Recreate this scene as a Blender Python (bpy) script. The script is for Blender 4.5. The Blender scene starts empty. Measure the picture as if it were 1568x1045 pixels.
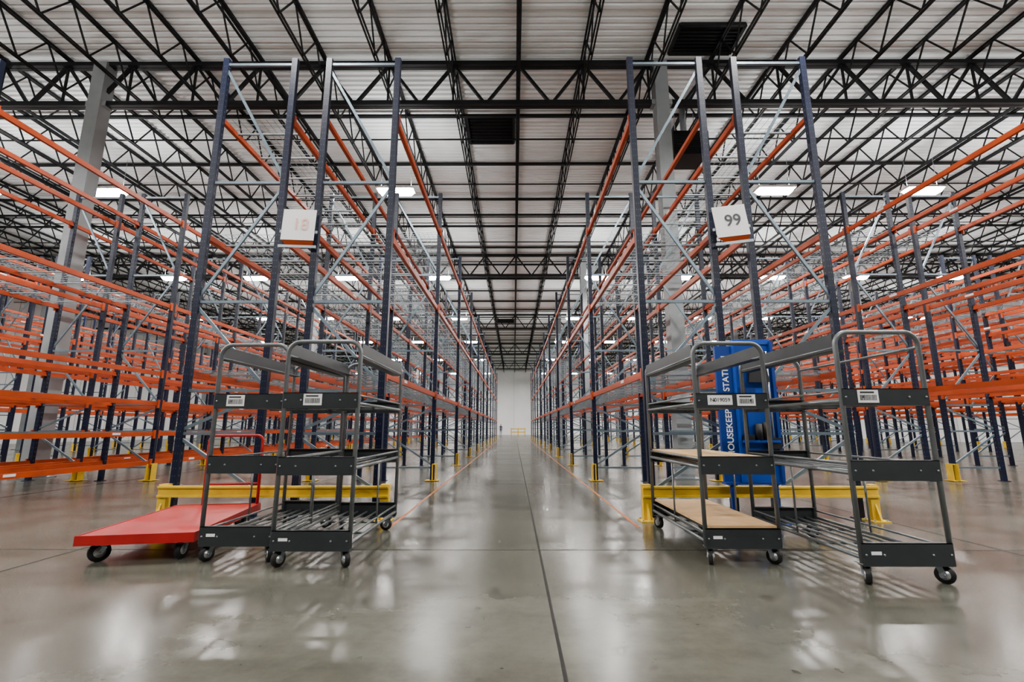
import bpy, math, random
from mathutils import Vector, Matrix
random.seed(7)
S=bpy.context.scene
# ---------------------------------------------------------------- materials
def mat(name,col,rough=.5,metal=0.,noise=0.,nscale=5.,bump=0.,emit=0.,spec=None):
    m=bpy.data.materials.new(name); m.use_nodes=True
    nt=m.node_tree; b=nt.nodes['Principled BSDF']
    b.inputs['Base Color'].default_value=(*col,1); b.inputs['Roughness'].default_value=rough
    b.inputs['Metallic'].default_value=metal
    if spec is not None: b.inputs['Specular IOR Level'].default_value=spec
    if emit:
        b.inputs['Emission Color'].default_value=(*col,1); b.inputs['Emission Strength'].default_value=emit
    if noise:
        tc=nt.nodes.new('ShaderNodeTexCoord'); n=nt.nodes.new('ShaderNodeTexNoise')
        n.inputs['Scale'].default_value=nscale; n.inputs['Detail'].default_value=5
        nt.links.new(tc.outputs['Object'],n.inputs['Vector'])
        r=nt.nodes.new('ShaderNodeValToRGB')
        r.color_ramp.elements[0].position=.3; r.color_ramp.elements[1].position=.7
        r.color_ramp.elements[0].color=(*[c*(1-noise) for c in col],1)
        r.color_ramp.elements[1].color=(*[min(1,c*(1+noise)) for c in col],1)
        nt.links.new(n.outputs['Fac'],r.inputs['Fac']); nt.links.new(r.outputs['Color'],b.inputs['Base Color'])
        if bump:
            bp=nt.nodes.new('ShaderNodeBump'); bp.inputs['Strength'].default_value=bump
            nt.links.new(n.outputs['Fac'],bp.inputs['Height']); nt.links.new(bp.outputs['Normal'],b.inputs['Normal'])
    return m
M={}
M['navy']=mat('navy_paint',(.002,.0045,.019),.40,.0,.25,3,spec=.25)
M['hole']=mat('post_slot',(.06,.08,.11),.4,.7)
M['orange']=mat('orange_paint',(.40,.046,.003),.42,0,.18,2,spec=.25)
M['galv']=mat('galvanised',(.25,.28,.30),.40,.8,.15,8)
M['brace']=mat('brace_steel',(.14,.19,.23),.36,.6,.15,4)
M['yellow']=mat('yellow_paint',(.66,.42,.012),.45,0,.15,5,spec=.3)
M['black']=mat('black_rubber',(.008,.008,.009),.6,spec=.3)
M['grey']=mat('cart_grey_tube',(.13,.14,.145),.33,.45,.12,12)
M['plate']=mat('cart_plate_grey',(.024,.028,.031),.42,.15,.12,6,spec=.35)
M['white']=mat('label_white',(.8,.8,.8),.5)
M['ink']=mat('ink_black',(.02,.02,.02),.6)
M['red']=mat('red_paint',(.33,.006,.008),.45,0,.15,5,spec=.3)
M['ply']=mat('plywood',(.50,.31,.14),.55,0,.15,6)
M['blue']=mat('blue_board',(.003,.055,.36),.4,0,.05,3,spec=.3)
M['blued']=mat('blue_board_dark',(.003,.03,.20),.4,spec=.3)
M['truss']=mat('truss_dark_paint',(.009,.010,.011),.6,.0,.0,2,spec=.12)
M['deck']=mat('roof_deck_white',(.77,.81,.815),.6,0,.05,1,spec=.2)
M['wall']=mat('wall_white_panel',(.88,.89,.89),.7,0,.03,.5)
M['col']=mat('column_grey_paint',(.21,.23,.24),.5,0,.1,2)
M['dark']=mat('vent_dark',(.003,.003,.003),.8,spec=.1)
M['hub']=mat('caster_hub',(.5,.5,.5),.35,.8)
M['otext']=mat('orange_text',(.82,.50,.40),.6)
M['gtext']=mat('grey_text',(.03,.035,.04),.6)
M['wtext']=mat('white_text',(.85,.88,.9),.5)
M['lamp']=mat('lamp_housing',(.8,.8,.8),.5)
M['lens']=mat('lamp_lens',(1,.98,.94),.4,emit=80)
try: M['lens'].cycles.emission_sampling='NONE'
except Exception as e: print(e)
M['tape']=mat('orange_floor_tape',(.42,.11,.015),.5,0,.35,9)
M['joint']=mat('joint_filler',(.014,.0135,.012),.7,0,.3,20,spec=.2)
M['cloth']=mat('clothes_dark',(.03,.035,.06),.8)
M['skin']=mat('skin',(.45,.27,.18),.6)
# floor
def floor_mat():
    m=bpy.data.materials.new('polished_concrete'); m.use_nodes=True; nt=m.node_tree; L=nt.links
    b=nt.nodes['Principled BSDF']; N=nt.nodes.new
    tc=N('ShaderNodeTexCoord')
    def noise(sc,det,sx=1,sy=1,rough=.55,dist=0):
        mp=N('ShaderNodeMapping'); mp.inputs['Scale'].default_value=(sx,sy,1)
        L.new(tc.outputs['Object'],mp.inputs['Vector']); n=N('ShaderNodeTexNoise')
        n.inputs['Scale'].default_value=sc; n.inputs['Detail'].default_value=det; n.inputs['Roughness'].default_value=rough
        n.inputs['Distortion'].default_value=dist
        L.new(mp.outputs['Vector'],n.inputs['Vector']); return n
    def mul(A,B,fac):
        mm=N('ShaderNodeMix'); mm.data_type='RGBA'; mm.blend_type='MULTIPLY'; mm.inputs[0].default_value=fac
        L.new(A,mm.inputs[6]); L.new(B,mm.inputs[7]); return mm.outputs[2]
    def ramp(src,p0,c0,p1,c1):
        r=N('ShaderNodeValToRGB'); e=r.color_ramp.elements
        e[0].position=p0; e[0].color=(*c0,1); e[1].position=p1; e[1].color=(*c1,1); L.new(src,r.inputs['Fac']); return r.outputs['Color']
    a=noise(.5,8); c=noise(7,9,rough=.72); d=noise(1.0,6,.35,2.2)
    mx=N('ShaderNodeMix'); mx.data_type='FLOAT'; mx.inputs[0].default_value=.38
    L.new(a.outputs['Fac'],mx.inputs[2]); L.new(c.outputs['Fac'],mx.inputs[3])
    mx2=N('ShaderNodeMix'); mx2.data_type='FLOAT'; mx2.inputs[0].default_value=.35
    L.new(mx.outputs[0],mx2.inputs[2]); L.new(d.outputs['Fac'],mx2.inputs[3])
    r=N('ShaderNodeValToRGB'); e=r.color_ramp.elements
    e[0].position=.36; e[0].color=(.047,.046,.035,1); e[1].position=.64; e[1].color=(.115,.113,.090,1)
    L.new(mx2.outputs[0],r.inputs['Fac'])
    col=r.outputs['Color']
    col=mul(col,ramp(noise(2.3,3).outputs['Fac'],.28,(.45,.43,.40),.35,(1,1,1)),.75)
    col=mul(col,ramp(noise(9,2).outputs['Fac'],.24,(.3,.28,.26),.28,(1,1,1)),.7)
    L.new(col,b.inputs['Base Color'])
    rr=N('ShaderNodeMapRange'); rr.inputs[1].default_value=.33; rr.inputs[2].default_value=.67
    rr.inputs[3].default_value=.15; rr.inputs[4].default_value=.28
    L.new(mx2.outputs[0],rr.inputs[0]); L.new(rr.outputs[0],b.inputs['Roughness'])
    b.inputs['Specular IOR Level'].default_value=.45
    bp=N('ShaderNodeBump'); bp.inputs['Strength'].default_value=.05; bp.inputs['Distance'].default_value=.05
    L.new(a.outputs['Fac'],bp.inputs['Height']); L.new(bp.outputs['Normal'],b.inputs['Normal'])
    return m
M['floor']=floor_mat()
# ---------------------------------------------------------------- mesh builder
class MB:
    def __init__(s): s.v=[];s.f=[];s.m=[];s.sm=[];s.mats=[]
    def mi(s,k):
        if k not in s.mats: s.mats.append(k)
        return s.mats.index(k)
    def add(s,vs,fs,k,smooth=False):
        o=len(s.v); s.v+= [tuple(x) for x in vs]; i=s.mi(k)
        for f in fs: s.f.append([a+o for a in f]); s.m.append(i); s.sm.append(smooth)
    BF=[(0,3,2,1),(4,5,6,7),(0,1,5,4),(1,2,6,5),(2,3,7,6),(3,0,4,7)]
    def box(s,c,d,k):
        x,y,z=c; a,b,h=d[0]/2,d[1]/2,d[2]/2
        s.add([(x-a,y-b,z-h),(x+a,y-b,z-h),(x+a,y+b,z-h),(x-a,y+b,z-h),(x-a,y-b,z+h),(x+a,y-b,z+h),(x+a,y+b,z+h),(x-a,y+b,z+h)],s.BF,k)
    def b2(s,lo,hi,k):
        s.box([(lo[i]+hi[i])/2 for i in range(3)],[abs(hi[i]-lo[i]) for i in range(3)],k)
    def bar(s,p,q,w,t,k,up=(0,0,1)):
        p=Vector(p);q=Vector(q);d=(q-p).normalized();u=Vector(up)
        if abs(d.dot(u))>.98: u=Vector((1,0,0))
        a=d.cross(u).normalized(); b=a.cross(d).normalized()
        vs=[]
        for P in (p,q):
            for (i,j) in ((-1,-1),(1,-1),(1,1),(-1,1)): vs.append(P+a*(i*w/2)+b*(j*t/2))
        s.add(vs,s.BF,k)
    def tube(s,pts,r,k,n=10,closed=False):
        pts=[Vector(p) for p in pts]; vs=[];fs=[]
        N=len(pts); prev=None
        for i,p in enumerate(pts):
            if closed: t=(pts[(i+1)%N]-pts[i-1]).normalized()
            else: t=(pts[min(i+1,N-1)]-pts[max(i-1,0)]).normalized()
            if prev is None:
                u=Vector((0,0,1)) if abs(t.z)<.9 else Vector((1,0,0))
                a=t.cross(u).normalized()
            else:
                a=(prev-t*prev.dot(t)).normalized()
            prev=a; b=t.cross(a)
            for j in range(n):
                an=2*math.pi*j/n; vs.append(p+a*(r*math.cos(an))+b*(r*math.sin(an)))
        for i in range(N if closed else N-1):
            for j in range(n):
                i2=(i+1)%N
                fs.append((i*n+j,i*n+(j+1)%n,i2*n+(j+1)%n,i2*n+j))
        if not closed:
            fs.append(tuple(range(n))[::-1]); fs.append(tuple((N-1)*n+j for j in range(n)))
        s.add(vs,fs,k,True)
    def cyl(s,p,q,r,k,n=16): 
        s.tube([p,q],r,k,n)
    def obj(s,name,loc=(0,0,0),rz=0,parent=None):
        me=bpy.data.meshes.new(name); me.from_pydata(s.v,[],s.f)
        for k in s.mats: me.materials.append(M[k])
        me.polygons.foreach_set('material_index',s.m); me.polygons.foreach_set('use_smooth',s.sm); me.update()
        o=bpy.data.objects.new(name,me); S.collection.objects.link(o)
        o.location=loc; o.rotation_euler=(0,0,rz)
        if parent: o.parent=parent
        return o
def inst(o,name,loc,rz=0,scale=None):
    n=bpy.data.objects.new(name,o.data); S.collection.objects.link(n); n.location=loc; n.rotation_euler=(0,0,rz)
    if scale: n.scale=scale
    return n
def fillet(pts,r,seg=6):
    out=[Vector(pts[0])]
    for i in range(1,len(pts)-1):
        p=Vector(pts[i]); a=(Vector(pts[i-1])-p).normalized(); b=(Vector(pts[i+1])-p).normalized()
        ang=a.angle(b); d=r/math.tan(ang/2); s0=p+a*d; s1=p+b*d
        c=p+(a+b).normalized()*(r/math.sin(ang/2))
        for j in range(seg+1):
            t=j/seg; v=(s0-c).lerp(s1-c,t).normalized()*r; out.append(c+v)
    out.append(Vector(pts[-1])); return out
def text(body,size,k,loc,rot,name,parent=None,ext=.001,align='CENTER',off=.012):
    c=bpy.data.curves.new(name,'FONT'); c.body=body; c.size=size; c.extrude=ext; c.align_x=align; c.align_y='CENTER'
    c.offset=size*off
    o=bpy.data.objects.new(name,c); S.collection.objects.link(o); c.materials.append(M[k])
    o.location=loc; o.rotation_euler=rot
    if parent: o.parent=parent
    return o
# ---------------------------------------------------------------- shell
XW=38; Y0=-14; Y1=80; ZD=11.6
b=MB(); b.add([(-XW,Y0,0),(XW,Y0,0),(XW,Y1,0),(-XW,Y1,0)],[(0,1,2,3)],'floor'); b.obj('floor')
b=MB()
for x in [.25+4.6*k for k in range(-8,9)]: 
    b.b2((x-.010,Y0,.0005),(x+.010,Y1,.0015),'joint')
for y in [4.97,-.6,10.5,16.1,21.7,27.3,32.9]: b.b2((-XW,y-.006,.0005),(XW,y+.006,.0012),'joint')
b.obj('floor_joint_1')  # filled floor joints, laid as thin strips on the slab
b=MB()
for x in (-1.52,1.52): b.b2((x-.02,6.0,.001),(x+.02,54,.003),'tape')
b.obj('floor_marking_tape')
# walls
def wall(name,lo,hi): 
    w=MB(); w.b2(lo,hi,'wall'); return w
w=wall('wall_far',(-XW,Y1,0),(XW,Y1+.3,12.2))
for i in range(-12,13): w.b2((i*3.05-.01,Y1-.012,0),(i*3.05+.01,Y1+.01,12),'col')
w.b2((.1,Y1-.3,0),(.55,Y1+.01,11.4),'wall')
w.obj('wall_far')
w=wall('wall_left',(-XW-.3,Y0,0),(-XW,Y1,12.2)); 
for i in range(0,30): w.b2((-XW-.01,Y0+i*3.05-.01,0),(-XW+.012,Y0+i*3.05+.01,12),'col')
w.obj('wall_left')
w=wall('wall_right',(XW,Y0,0),(XW+.3,Y1,12.2)); 
for i in range(0,30): w.b2((XW-.012,Y0+i*3.05-.01,0),(XW+.01,Y0+i*3.05+.01,12),'col')
w.obj('wall_right')
# roof deck : corrugated, ribs along X
b=MB(); prof=[]; y=Y0
while y<Y1:
    prof+=[(y,ZD),(y+.10,ZD),(y+.125,ZD+.07),(y+.175,ZD+.07)]; y+=.2
prof.append((y,ZD))
vs=[]; fs=[]
for (yy,z) in prof: vs+=[(-XW,yy,z),(XW,yy,z)]
for i in range(len(prof)-1): fs.append((2*i,2*i+2,2*i+3,2*i+1))
b.add(vs,fs,'deck'); b.b2((-XW,Y0,ZD+.12),(XW,Y1,ZD+.3),'deck'); b.obj('ceiling')
# joists
GY=[-3.35,11.65,26.6,41.6,56.6,71.6]
b=MB(); zt=ZD-.04; zb=10.5
jx=[.13+1.83*k for k in range(-20,21)]
for x in jx:
    for dx in (-.035,.035):
        b.b2((x+dx-.022,Y0,zt-.07),(x+dx+.022,Y1,zt),'truss')
        b.b2((x+dx-.018,Y0,zb),(x+dx+.018,Y1,zb+.05),'truss')
    n=int((Y1-Y0)/1.25)
    for i in range(n):
        ya=Y0+i*1.25; ym=ya+.625; yb=ya+1.25
        b.bar((x,ya,zt-.03),(x,ym,zb+.03),.036,.034,'truss'); b.bar((x,ym,zb+.03),(x,yb,zt-.03),.036,.034,'truss')
b.obj('roof_joists')
b=MB(); y=-9.2
while y<Y1:
    if min(abs(y-g) for g in GY)>.6:
        b.b2((-XW,y-.05,zt-.16),(XW,y+.05,zt-.07),'truss'); b.b2((-XW,y-.02,zb+.06),(XW,y+.02,zb+.10),'truss')
    y+=2.9
b.obj('roof_bridging')
# girders
b=MB()
gt=11.4; gb=10.02
for gy in GY:
    for dy in (-.06,.06):
        b.b2((-XW,gy+dy-.05,gt-.12),(XW,gy+dy+.05,gt),'truss')
        b.b2((-XW,gy+dy-.05,gb),(XW,gy+dy+.05,gb+.13),'truss')
    for x in jx:
        b.bar((x,gy,gt-.06),(x,gy,gb+.06),.05,.05,'truss')
        b.bar((x,gy,gt-.06),(x+.915,gy,gb+.06),.09,.07,'truss'); b.bar((x+.915,gy,gb+.06),(x+1.83,gy,gt-.06),.09,.07,'truss')
b.obj('roof_girder_truss')
# columns
b=MB(); 
b.b2((-.18,-.18,0),(.18,.18,11.35),'col'); b.b2((-.3,-.3,0),(.3,.3,.03),'galv'); b.b2((-.28,-.12,10.0),(.28,.12,10.15),'col')
col=None
for cx in (-27.4,-11.62,4.1,20.0,35.5):
    for gy in GY[1:]:
        if col is None: col=b.obj('steel_column',(cx,gy,0))
        else: inst(col,'steel_column',(cx,gy,0))
# vents
def vent(x,y,w,d):
    v=MB(); v.b2((x-w/2,y-d/2,ZD-.03),(x+w/2,y+d/2,ZD-.01),'dark')
    for s in (-1,1):
        v.b2((x-w/2,y+s*d/2-.04,ZD-.1),(x+w/2,y+s*d/2+.04,ZD-.01),'truss'); v.b2((x+s*w/2-.04,y-d/2,ZD-.1),(x+s*w/2+.04,y+d/2,ZD-.01),'truss')
    for i in range(1,8): v.b2((x-w/2,y-d/2+i*d/8-.01,ZD-.06),(x+w/2,y-d/2+i*d/8+.01,ZD-.03),'truss')
    v.obj('smoke_vent')
vent(-.8,14.9,1.6,1.5); vent(5.2,11.0,1.7,.95); vent(-.8,45,1.6,1.5)
# ---------------------------------------------------------------- lamps
def fixture():
    f=MB(); f.b2((-.62,-.21,.02),(.62,.21,.09),'lamp')
    f.add([(-.50,-.12,-.11),(.50,-.12,-.11),(.50,.12,-.11),(-.50,.12,-.11),(-.58,-.18,.02),(.58,-.18,.02),(.58,.18,.02),(-.58,.18,.02)],MB.BF,'lens')
    f.b2((-.2,-.1,.09),(.2,.1,.15),'lamp')
    for x in (-.5,.5): f.cyl((x,0,.09),(x,0,1.2),.006,'galv',6)
    return f
fx=None; LZ=9.0
LX=[-23,-18,-13.65,-8.8,-3.95,4.35,8.72,13.65,18,23,29]
LD=bpy.data.lights.new('lamp_down','AREA'); LD.shape='RECTANGLE'; LD.size=1.0; LD.size_y=.26; LD.energy=500; LD.color=(1,.965,.915)
LU=bpy.data.lights.new('deck_fill','AREA'); LU.shape='RECTANGLE'; LU.size=1.1; LU.size_y=.28; LU.energy=150; LU.color=(1,.985,.965)  # added upward fill on the fixtures, brightens the roof deck
for yi,y in enumerate([-4,5.5,14.5,23.7,33,42.5,54,68]):  # rows behind and over the camera are unseen, added to light the foreground
    for x in LX:  # last row is set to brighten the far wall
        if y==14.5 and (abs(x-4.35)<.1 or abs(x+8.8)<.1): continue
        if fx is None: fx=fixture().obj('high_bay_light',(x,y,LZ)); o=fx
        else: o=inst(fx,'high_bay_light',(x,y,LZ))
        lo=bpy.data.objects.new('lamp_down',LD); S.collection.objects.link(lo); lo.parent=o; lo.location=(0,0,-.115)
        if y<50:
            lo=bpy.data.objects.new('deck_fill',LU); S.collection.objects.link(lo); lo.parent=o; lo.location=(0,0,.17); lo.rotation_euler=(math.pi,0,0)
# ---------------------------------------------------------------- racks
FY=[6.65+4.45*i for i in range(11)]; HT=7.1; FD=1.2
def rack_row(levels,decks,name,loc,mirror=False,n=11,seed=0,prot=(),skip=()):
    rnd=random.Random(seed); b=MB(); pw=.09; pd=.08; h=FD/2-pw/2
    for i in range(n):
        y=FY[i]
        for sx in (-1,1):
            x=sx*h
            b.box((x,y,HT/2),(pw,pd,HT),'navy'); b.box((x,y,.006),(.16,.15,.012),'navy')
            if i<3:
                z=.25
                while z<HT-.1:
                    b.box((x-.018,y-pd/2,z),(.007,.003,.016),'hole'); b.box((x+.018,y-pd/2,z),(.007,.003,.016),'hole')
                    b.box((x-sx*pw/2,y,z),(.003,.02,.03),'hole'); z+=.1
            if sx in prot and i>=(1 if abs(loc[0])<6 else 0):
                # yellow foot protector bolted round the aisle-side post
                b.box((x+sx*.0,y,.018),(.30,.26,.012),'yellow'); b.box((x+sx*.085,y,.2),(.02,.16,.38),'yellow')
                b.bar((x+sx*.02,y-.085,.39),(x+sx*.02,y-.085,.02),.15,.012,'yellow'); b.bar((x+sx*.02,y+.085,.39),(x+sx*.02,y+.085,.02),.15,.012,'yellow')
                b.box((x+sx*.055,y,.38),(.05,.17,.02),'yellow')
        hz=[.3,1.12,1.72,3.02,4.92,HT-.1]
        for z in hz: b.box((0,y,z),(FD-2*pw+.02,.04,.04),'brace')
        dirs=[1,-1,1,-1,1]
        for j in range(5):
            s=dirs[j]*(-1 if mirror else 1); b.bar((-s*h,y,hz[j]+.05),(s*h,y,hz[j+1]-.06),.03,.04,'brace')
        if i<n-1:
            y2=FY[i+1]
            for lz in levels:
                for sx in (-1,1):
                    x=sx*(FD/2-.04)
                    b.box((x,(y+y2)/2,lz-.03),(.045,y2-y-pd,.07),'orange'); b.box((x-sx*.01,(y+y2)/2,lz-.072),(.06,y2-y-pd,.036),'orange')
                    for yy in (y+pd/2+.03,y2-pd/2-.03): b.box((x+sx*.03,yy,lz-.05),(.03,.06,.19),'orange')
                    for t in (.3,.75):
                        if i<4 and rnd.random()<.4: b.box((x+sx*.024,y+(y2-y)*t,lz-.03),(.003,.2,.045),'white')
                p=decks.get(lz,0)
                if rnd.random()<p and i not in skip:
                    ya,yb=y+.1,y2-.1; z=lz+.012
                    k=30 if i<5 else 12; m=10 if i<5 else 4; t=.006 if i<5 else .012
                    for q in range(k+1):
                        yy=ya+(yb-ya)*q/k; b.box((0,yy,z),(FD-.06,t,t),'galv')
                    for q in range(m+1):
                        xx=-FD/2+.05+(FD-.1)*q/m; b.box((xx,(ya+yb)/2,z-.006),(t,yb-ya,t),'galv')
                    for q in range(6):
                        yy=ya+(yb-ya)*(q+.5)/6; b.box((0,yy,z-.03),(FD-.1,.035,.025),'galv')
    return b.obj(name,loc)
c_lv=[2.0,4.1,6.08]; c_dk={2.0:1,4.1:.65,6.08:.35}
P=3.265
half=.235+.6
for sgn in (-1,1):
    for side in (-1,1):
        rack_row(c_lv,c_dk,'pallet_rack',(sgn*P+side*half,0,0),mirror=sgn<0,seed=11+side+3*sgn,prot=(side,),skip=(1,4,7) if (sgn==1 and side==1) else ())
lv=[.45,1.1,1.8,2.5,4.15,6.3]
la=rack_row(lv,{.45:.2,1.1:.6,1.8:.7,2.5:.7,4.15:.4,6.3:.2},'pallet_rack',(-P-6.5+half,0,0),mirror=True,seed=3,prot=(1,))
inst(la,'pallet_rack',(-P-6.5-half,0,0))
ra=rack_row([2.0,4.1,6.12],{2.0:.7,4.1:.4,6.12:.3},'pallet_rack',(P+6.5-half,0,0),seed=5,prot=(-1,))
inst(ra,'pallet_rack',(P+6.5+half,0,0))
rd=rack_row([2.1,2.9,3.6,4.3,5.0,6.0],{2.1:.6,2.9:.5,3.6:.5,4.3:.5,5.0:.5,6.0:.3},'pallet_rack',(P+13-half,0,0),seed=8)
for x in (P+13+half,P+19.5-half,P+19.5+half): inst(rd,'pallet_rack',(x,0,0))
for x in (-P-13+half,-P-13-half,): inst(ra,'pallet_rack',(x,0,0))
for x in (-P-19.5+half,-P-19.5-half,P+26-half,P+26+half): inst(ra,'pallet_rack',(x,0,0))
# ---------------------------------------------------------------- guards at rack ends
def guard(x0,x1):
    b=MB(); y=6.47
    b.b2((x0,y-.05,.30),(x1,y+.0,.44),'yellow'); b.b2((x0,y-.075,.30),(x1,y-.05,.325),'yellow'); b.b2((x0,y-.075,.415),(x1,y-.05,.44),'yellow')
    for x in (x0+.05,x1-.05):
        b.b2((x-.055,y-.04,.012),(x+.055,y+.06,.46),'yellow'); b.b2((x-.11,y-.13,0),(x+.11,y+.1,.014),'yellow')
        b.add([(x-.012,y-.12,.014),(x+.012,y-.12,.014),(x+.012,y-.04,.014),(x-.012,y-.04,.014),(x-.012,y-.04,.22),(x+.012,y-.04,.22)],[(0,1,2,3),(0,4,5,1),(0,3,4),(1,5,2),(3,2,5,4)],'yellow')
        for dx in (-.08,.08):
            for dy in (-.1,.07): b.cyl((x+dx,y+dy,.012),(x+dx,y+dy,.03),.012,'galv',6)
    b.obj('rack_end_guard_rail')
guard(-4.70,-1.66); guard(1.70,4.78)
# ---------------------------------------------------------------- aisle signs
def sign(xc,txt,tk,tilt,zc,off):
    b=MB(); y=6.52
    b.b2((-.245,-.006,-.24),(.245,.006,.24),'white')
    b.add([(-.245,.006,-.24),(.245,.006,-.24),(.22,.04,-.31),(-.08,.05,-.34)],[(0,1,2,3),(3,2,1,0)],'orange')
    b.b2((-.28,.012,-.35),(.28,.03,-.31),'galv'); b.b2((-.28,.012,-.12),(.28,.03,-.08),'galv')
    o=b.obj('aisle_number_sign',(xc,y,zc)); o.rotation_euler=(0,math.radians(tilt),0)
    text(txt,.25,tk,(.03,-.009,0),(math.pi/2,0,0),'sign_text',o,off=off)
sign(-3.2,'18','otext',2,4.17,.008); sign(3.22,'99','gtext',-7,4.22,.012)
# ---------------------------------------------------------------- carts
def caster(b,x,y,r=.062,ang=0.):
    R=Matrix.Rotation(ang,3,'Z')
    def T(p): v=R@Vector(p); return (v.x+x,v.y+y,v.z)
    oy=.03
    b.tube([T((-.018,oy,r)),T((.018,oy,r))],r,'black',20); b.tube([T((-.022,oy,r)),T((.022,oy,r))],r*.55,'hub',14)
    b.tube([T((-.034,oy,r)),T((.034,oy,r))],.008,'galv',8)
    for s in (-1,1):
        b.bar(T((s*.028,oy,r-.01)),T((s*.028,.0,.13)),.005,.04,'galv')
        b.bar(T((s*.028,oy+.002,r-.012)),T((s*.028,oy-.03,.132)),.006,.035,'galv')
    b.tube([T((0,0,.132)),T((0,0,.145))],.038,'galv',14); 
def label(b,x,y,z,w=.17,h=.105):
    b.b2((x-w/2,y-.004,z-h/2),(x+w/2,y,z+h/2),'white')
    xx=x-w*.4; r=random.Random(int(x*100))
    while xx<x+w*.38:
        t=r.choice([.002,.004,.005]); b.b2((xx,y-.0055,z-h*.32),(xx+t,y-.004,z+h*.12),'ink'); xx+=t+r.choice([.003,.005])
    b.b2((x-w*.38,y-.0055,z+h*.24),(x+w*.3,y-.004,z+h*.38),'ink')
def cart(name,x,y,W,L,H=2.0,ply=False,strips=(0,1),labs=((.25,),)):
    b=MB(); r=.02
    for yy,sg in ((0,-1),(L,1)):
        b.tube(fillet([(0,yy,.16),(0,yy,H),(W,yy,H),(W,yy,.16)],.11,8),r,'grey',12)
        for z0,z1 in ((.14,.31),(.78,.94),(1.38,1.52)):
            b.b2((-.005,yy+sg*.012,z0),(W+.005,yy+sg*.024,z1),'plate')
            b.b2((-.005,yy-sg*.05,z0),(W+.005,yy+sg*.012,z0+.008),'plate')
            b.b2((-.005,yy-sg*.03,z1-.006),(W+.005,yy+sg*.024,z1),'plate')
            for xx in (.02,.16,W-.16,W-.02):
                b.tube([(xx,yy+sg*.022,(z0+z1)/2),(xx,yy+sg*.03,(z0+z1)/2)],.009,'galv',8)
    for z,slats in ((.20,5),(.84,4),(1.42,3)):
        for s in (0,1):
            xx=W*s
            b.tube([(xx,0,z),(xx,L,z)],.016,'grey',10); b.tube([(xx,0,z+.075),(xx,L,z+.075)],.010,'grey',8)
        for q in range(slats):
            xx=W*(q+1)/(slats+1); b.tube([(xx,0,z),(xx,L,z)],.011,'grey',8)
        for q in (.33,.66): b.bar((0,L*q,z-.02),(W,L*q,z-.02),.035,.012,'plate')
    for s in (0,1):
        xx=W*s
        b.tube([(xx,0,H-.13),(xx,L,H-.13)],.012,'grey',8)
        b.tube([(xx,L*.5,.20),(xx,L*.5,.84)],.010,'grey',8)
        if s in strips:
            d=.012
            b.b2((xx-d/2,.02,H-.15),(xx+d/2,L-.02,H-.01),'plate')
            b.b2((xx-(.0 if s==0 else .10),.02,H-.155),(xx+(.10 if s==0 else 0),L-.02,H-.147),'plate')
    if ply:
        b.b2((.02,.02,.915),(W-.02,L-.02,.935),'ply'); b.b2((.02,-.01,.315),(W-.02,L-.02,.335),'ply')
    for xx in (.06,W-.06):
        for yy,a in ((.06,2.6),(L-.06,.3)): 
            caster(b,xx,yy,.066,a+xx*2); b.b2((xx-.05,yy-.05,.142),(xx+.05,yy+.05,.15),'galv')
    for lx in labs: label(b,lx,-.026,1.455)
    b.b2((.06,-.027,.225),(.14,-.0235,.25),'white')
    o=b.obj(name,(x,y,0))
    return o
cart('stocking_cart',-2.86,4.52,.66,1.55,labs=(.2,))
cart('stocking_cart',-2.12,4.35,.68,1.6,labs=(.27,))
o=cart('stocking_cart',1.715,4.45,.66,1.6,ply=True,strips=(0,1),labs=(.46,))
b=MB(); b.b2((.10,-.03,1.41),(.33,-.026,1.50),'white'); b.obj('id_label',parent=o)
text('N019059',.05,'ink',(.215,-.0315,1.455),(math.pi/2,0,0),'id_text',o,.0005)
cart('stocking_cart',2.72,3.92,.70,1.68,strips=(0,),labs=(.2,))
# red platform truck
b=MB(); W=.95; L=1.72
b.b2((0,0,.235),(W,L,.25),'red'); 
for (lo,hi) in (((-.01,-.01,.17),(W+.01,.005,.255)),((-.01,L-.005,.17),(W+.01,L+.01,.255)),((-.01,0,.17),(.005,L,.255)),((W-.005,0,.17),(W+.01,L,.255))): b.b2(lo,hi,'red')
for y in (.3,L/2,L-.3): b.b2((0,y-.03,.19),(W,y+.03,.235),'red')
for x in (.14,W-.14):
    for y,a in ((.16,2.2),(L-.16,.2)): 
        caster(b,x,y,.085,a+x); b.b2((x-.06,y-.06,.145),(x+.06,y+.06,.19),'galv')
hx0=.30;hx1=W-.02; hy=L-.04
b.tube(fillet([(hx0,hy,.24),(hx0,hy,1.1),(hx1,hy,1.1),(hx1,hy,.24)],.07,6),.018,'red',10)
for z in (.5,.80): b.tube([(hx0,hy,z),(hx1,hy,z)],.014,'red',8)
b.obj('red_platform_truck',(-3.88,4.38,0),math.radians(10))
# housekeeping station board
b=MB()
b.b2((0,0,.0),(.24,.05,1.78),'blued'); b.b2((.24,.0,.0),(.74,.04,1.84),'blue')
b.b2((.24,-.02,1.80),(.74,.06,1.87),'blue'); b.b2((.72,-.05,0),(.76,.05,1.84),'blued'); b.b2((.22,-.03,0),(.25,.05,1.8),'blue')
b.b2((0,-.03,-.03),(.76,.10,0),'blued'); b.b2((.26,-.1,.50),(.72,.0,.53),'blue')
b.add([(.40,-.02,1.30),(.64,-.02,1.30),(.60,-.02,1.62),(.44,-.02,1.62),(.38,-.10,1.28),(.66,-.10,1.28),(.61,-.08,1.60),(.43,-.08,1.60)],MB.BF,'black')
b.tube([(.52,-.05,1.60),(.52,-.05,1.78)],.018,'black',8)
b.tube([(.66,-.05,.55),(.66,-.05,1.70)],.013,'hub',8); b.b2((.57,-.08,.42),(.74,-.02,.56),'black')
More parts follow.
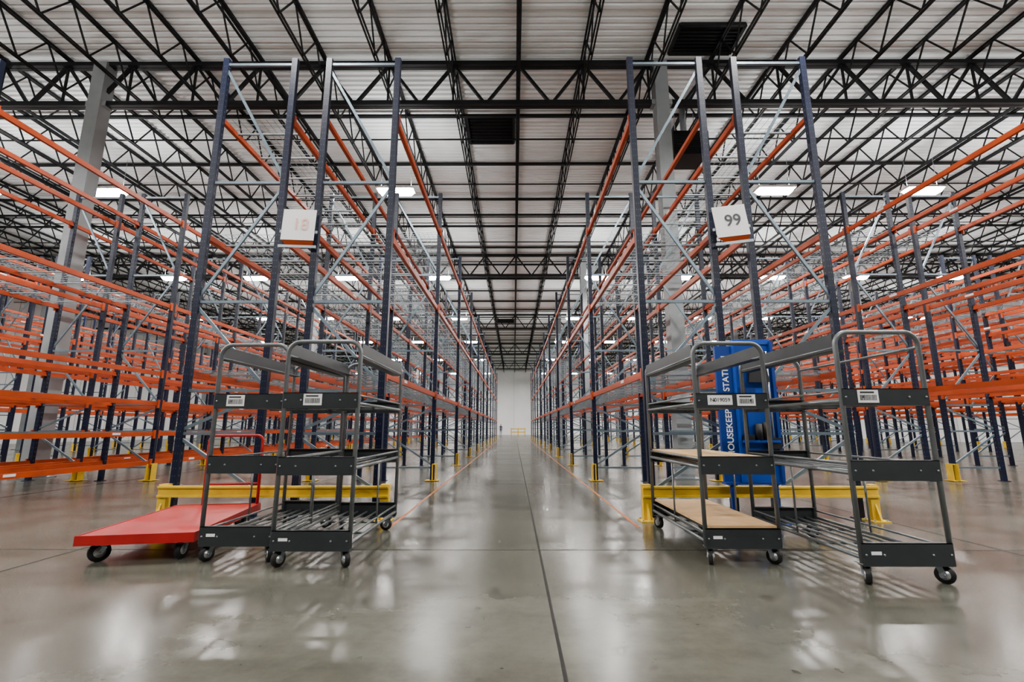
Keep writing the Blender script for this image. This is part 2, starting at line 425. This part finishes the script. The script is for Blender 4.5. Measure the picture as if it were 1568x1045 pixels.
b.tube([(.33,-.05,.60),(.33,-.05,1.66)],.012,'black',8); b.b2((.27,-.08,.50),(.40,-.02,.60),'black')
b.tube([(.47,-.06,.53),(.47,-.06,.74)],.045,'black',12); b.tube([(.56,-.06,.53),(.56,-.06,.76)],.04,'black',12)
for x in (.33,.52,.66): b.b2((x-.03,-.06,1.66),(x+.03,0,1.69),'black')
b.b2((.26,-.004,1.05),(.5,0,1.22),'blued'); b.b2((.52,-.006,1.02),(.68,0,1.14),'black')
b.b2((.08,.01,-.5),(.13,.05,0),'blued'); b.b2((.64,.01,-.5),(.69,.05,0),'blued')
b.b2((.02,-.12,-.51),(.18,.06,-.495),'blued'); b.b2((.58,-.12,-.51),(.74,.06,-.495),'blued')
st=b.obj('housekeeping_station_board',(2.72,6.28,.51))
text('HOUSEKEEPING STATION',.115,'wtext',(.12,-.004,.98),(math.pi/2,-math.pi/2,0),'station_text',st)
# unit heater near column
b=MB(); b.b2((-.55,-.45,-.4),(.55,.45,.4),'truss')
for i in range(9): b.b2((-.5,-.48,-.34+i*.08),(.5,-.45,-.31+i*.08),'truss')
for x in (-.45,.45):
    for y in (-.35,.35): b.cyl((x,y,.4),(x,y,1.6),.012,'galv',6)
b.tube([(0,.1,.4),(0,.1,1.6)],.1,'galv',14)
b.obj('unit_heater',(5.5,13.6,9.9))
# sprinkler pipes
b=MB()
for x in (-17.5,-6.5,6.6,17.5): 
    b.tube([(x,Y0,10.35),(x,Y1-.1,10.35)],.03,'truss',8)
b.tube([(-XW+.1,19.0,10.3),(XW-.1,19.0,10.3)],.05,'truss',8)
b.obj('sprinkler_pipes')
# far end yellow barrier
b=MB(); 
for z in (.5,1.0): b.b2((-.9,-.05,z-.08),(1.4,0,z+.08),'yellow')
for x in (-.85,.25,1.35): b.b2((x-.07,0,0),(x+.07,.14,1.15),'yellow')
b.obj('safety_barrier',(.4,76,0))
# person (far away)
def person(x,y,rz):
    J={'pel':(0,0,.95,.13,.10),'wst':(0,0,1.1,.125,.09),'chs':(0,0,1.32,.17,.11),'nek':(0,0,1.5,.055,.055),'hdb':(0,-.01,1.6,.075,.085),'hdt':(0,0,1.72,.07,.08),
    'hl':(-.09,0,.88,.085,.085),'kl':(-.11,-.04,.5,.058,.06),'al':(-.12,.02,.09,.04,.045),'tl':(-.13,-.14,.04,.035,.03),
    'hr':(.09,0,.88,.085,.085),'kr':(.11,.03,.5,.058,.06),'ar':(.12,.10,.1,.04,.045),'tr':(.13,-.04,.04,.035,.03),
    'sl':(-.19,0,1.42,.06,.06),'el':(-.25,.03,1.13,.043,.043),'wl':(-.24,-.06,.88,.03,.03),'fl':(-.24,-.09,.78,.03,.02),
    'sr':(.19,0,1.42,.06,.06),'er':(.25,.03,1.13,.043,.043),'wr':(.24,-.06,.88,.03,.03),'fr':(.24,-.09,.78,.03,.02)}
    E=[('pel','wst'),('wst','chs'),('chs','nek'),('nek','hdb'),('hdb','hdt'),('pel','hl'),('hl','kl'),('kl','al'),('al','tl'),('pel','hr'),('hr','kr'),('kr','ar'),('ar','tr'),('chs','sl'),('sl','el'),('el','wl'),('wl','fl'),('chs','sr'),('sr','er'),('er','wr'),('wr','fr')]
    ks=list(J); me=bpy.data.meshes.new('person'); me.from_pydata([J[k][:3] for k in ks],[(ks.index(a),ks.index(c)) for a,c in E],[])
    me.materials.append(M['cloth']); o=bpy.data.objects.new('person',me); S.collection.objects.link(o)
    m=o.modifiers.new('skin','SKIN'); 
    for i,k in enumerate(ks): me.skin_vertices[0].data[i].radius=J[k][3:5]
    me.skin_vertices[0].data[0].use_root=True
    o.modifiers.new('sub','SUBSURF').levels=1
    o.location=(x,y,0); o.rotation_euler=(0,0,rz)
    h=MB(); h.tube([(0,-.015,1.56),(0,-.02,1.60),(0,-.02,1.66),(0,-.01,1.72),(0,0,1.77)],.085,'skin',12); h.obj('head',parent=o)
try: person(-2.1,76,.4)
except Exception as ex: print('person',ex)
# ---------------------------------------------------------------- world & camera
wd=bpy.data.worlds.new('World'); S.world=wd; wd.use_nodes=True
wd.node_tree.nodes['Background'].inputs[0].default_value=(1,.98,.96,1); wd.node_tree.nodes['Background'].inputs[1].default_value=.08
cam=bpy.data.cameras.new('camera'); cam.lens=16.46; cam.sensor_width=36; cam.clip_end=300
co=bpy.data.objects.new('camera',cam); S.collection.objects.link(co); co.location=(0,0,1.2)
co.rotation_euler=(math.radians(90+10.5),0,math.radians(.24)); S.camera=co
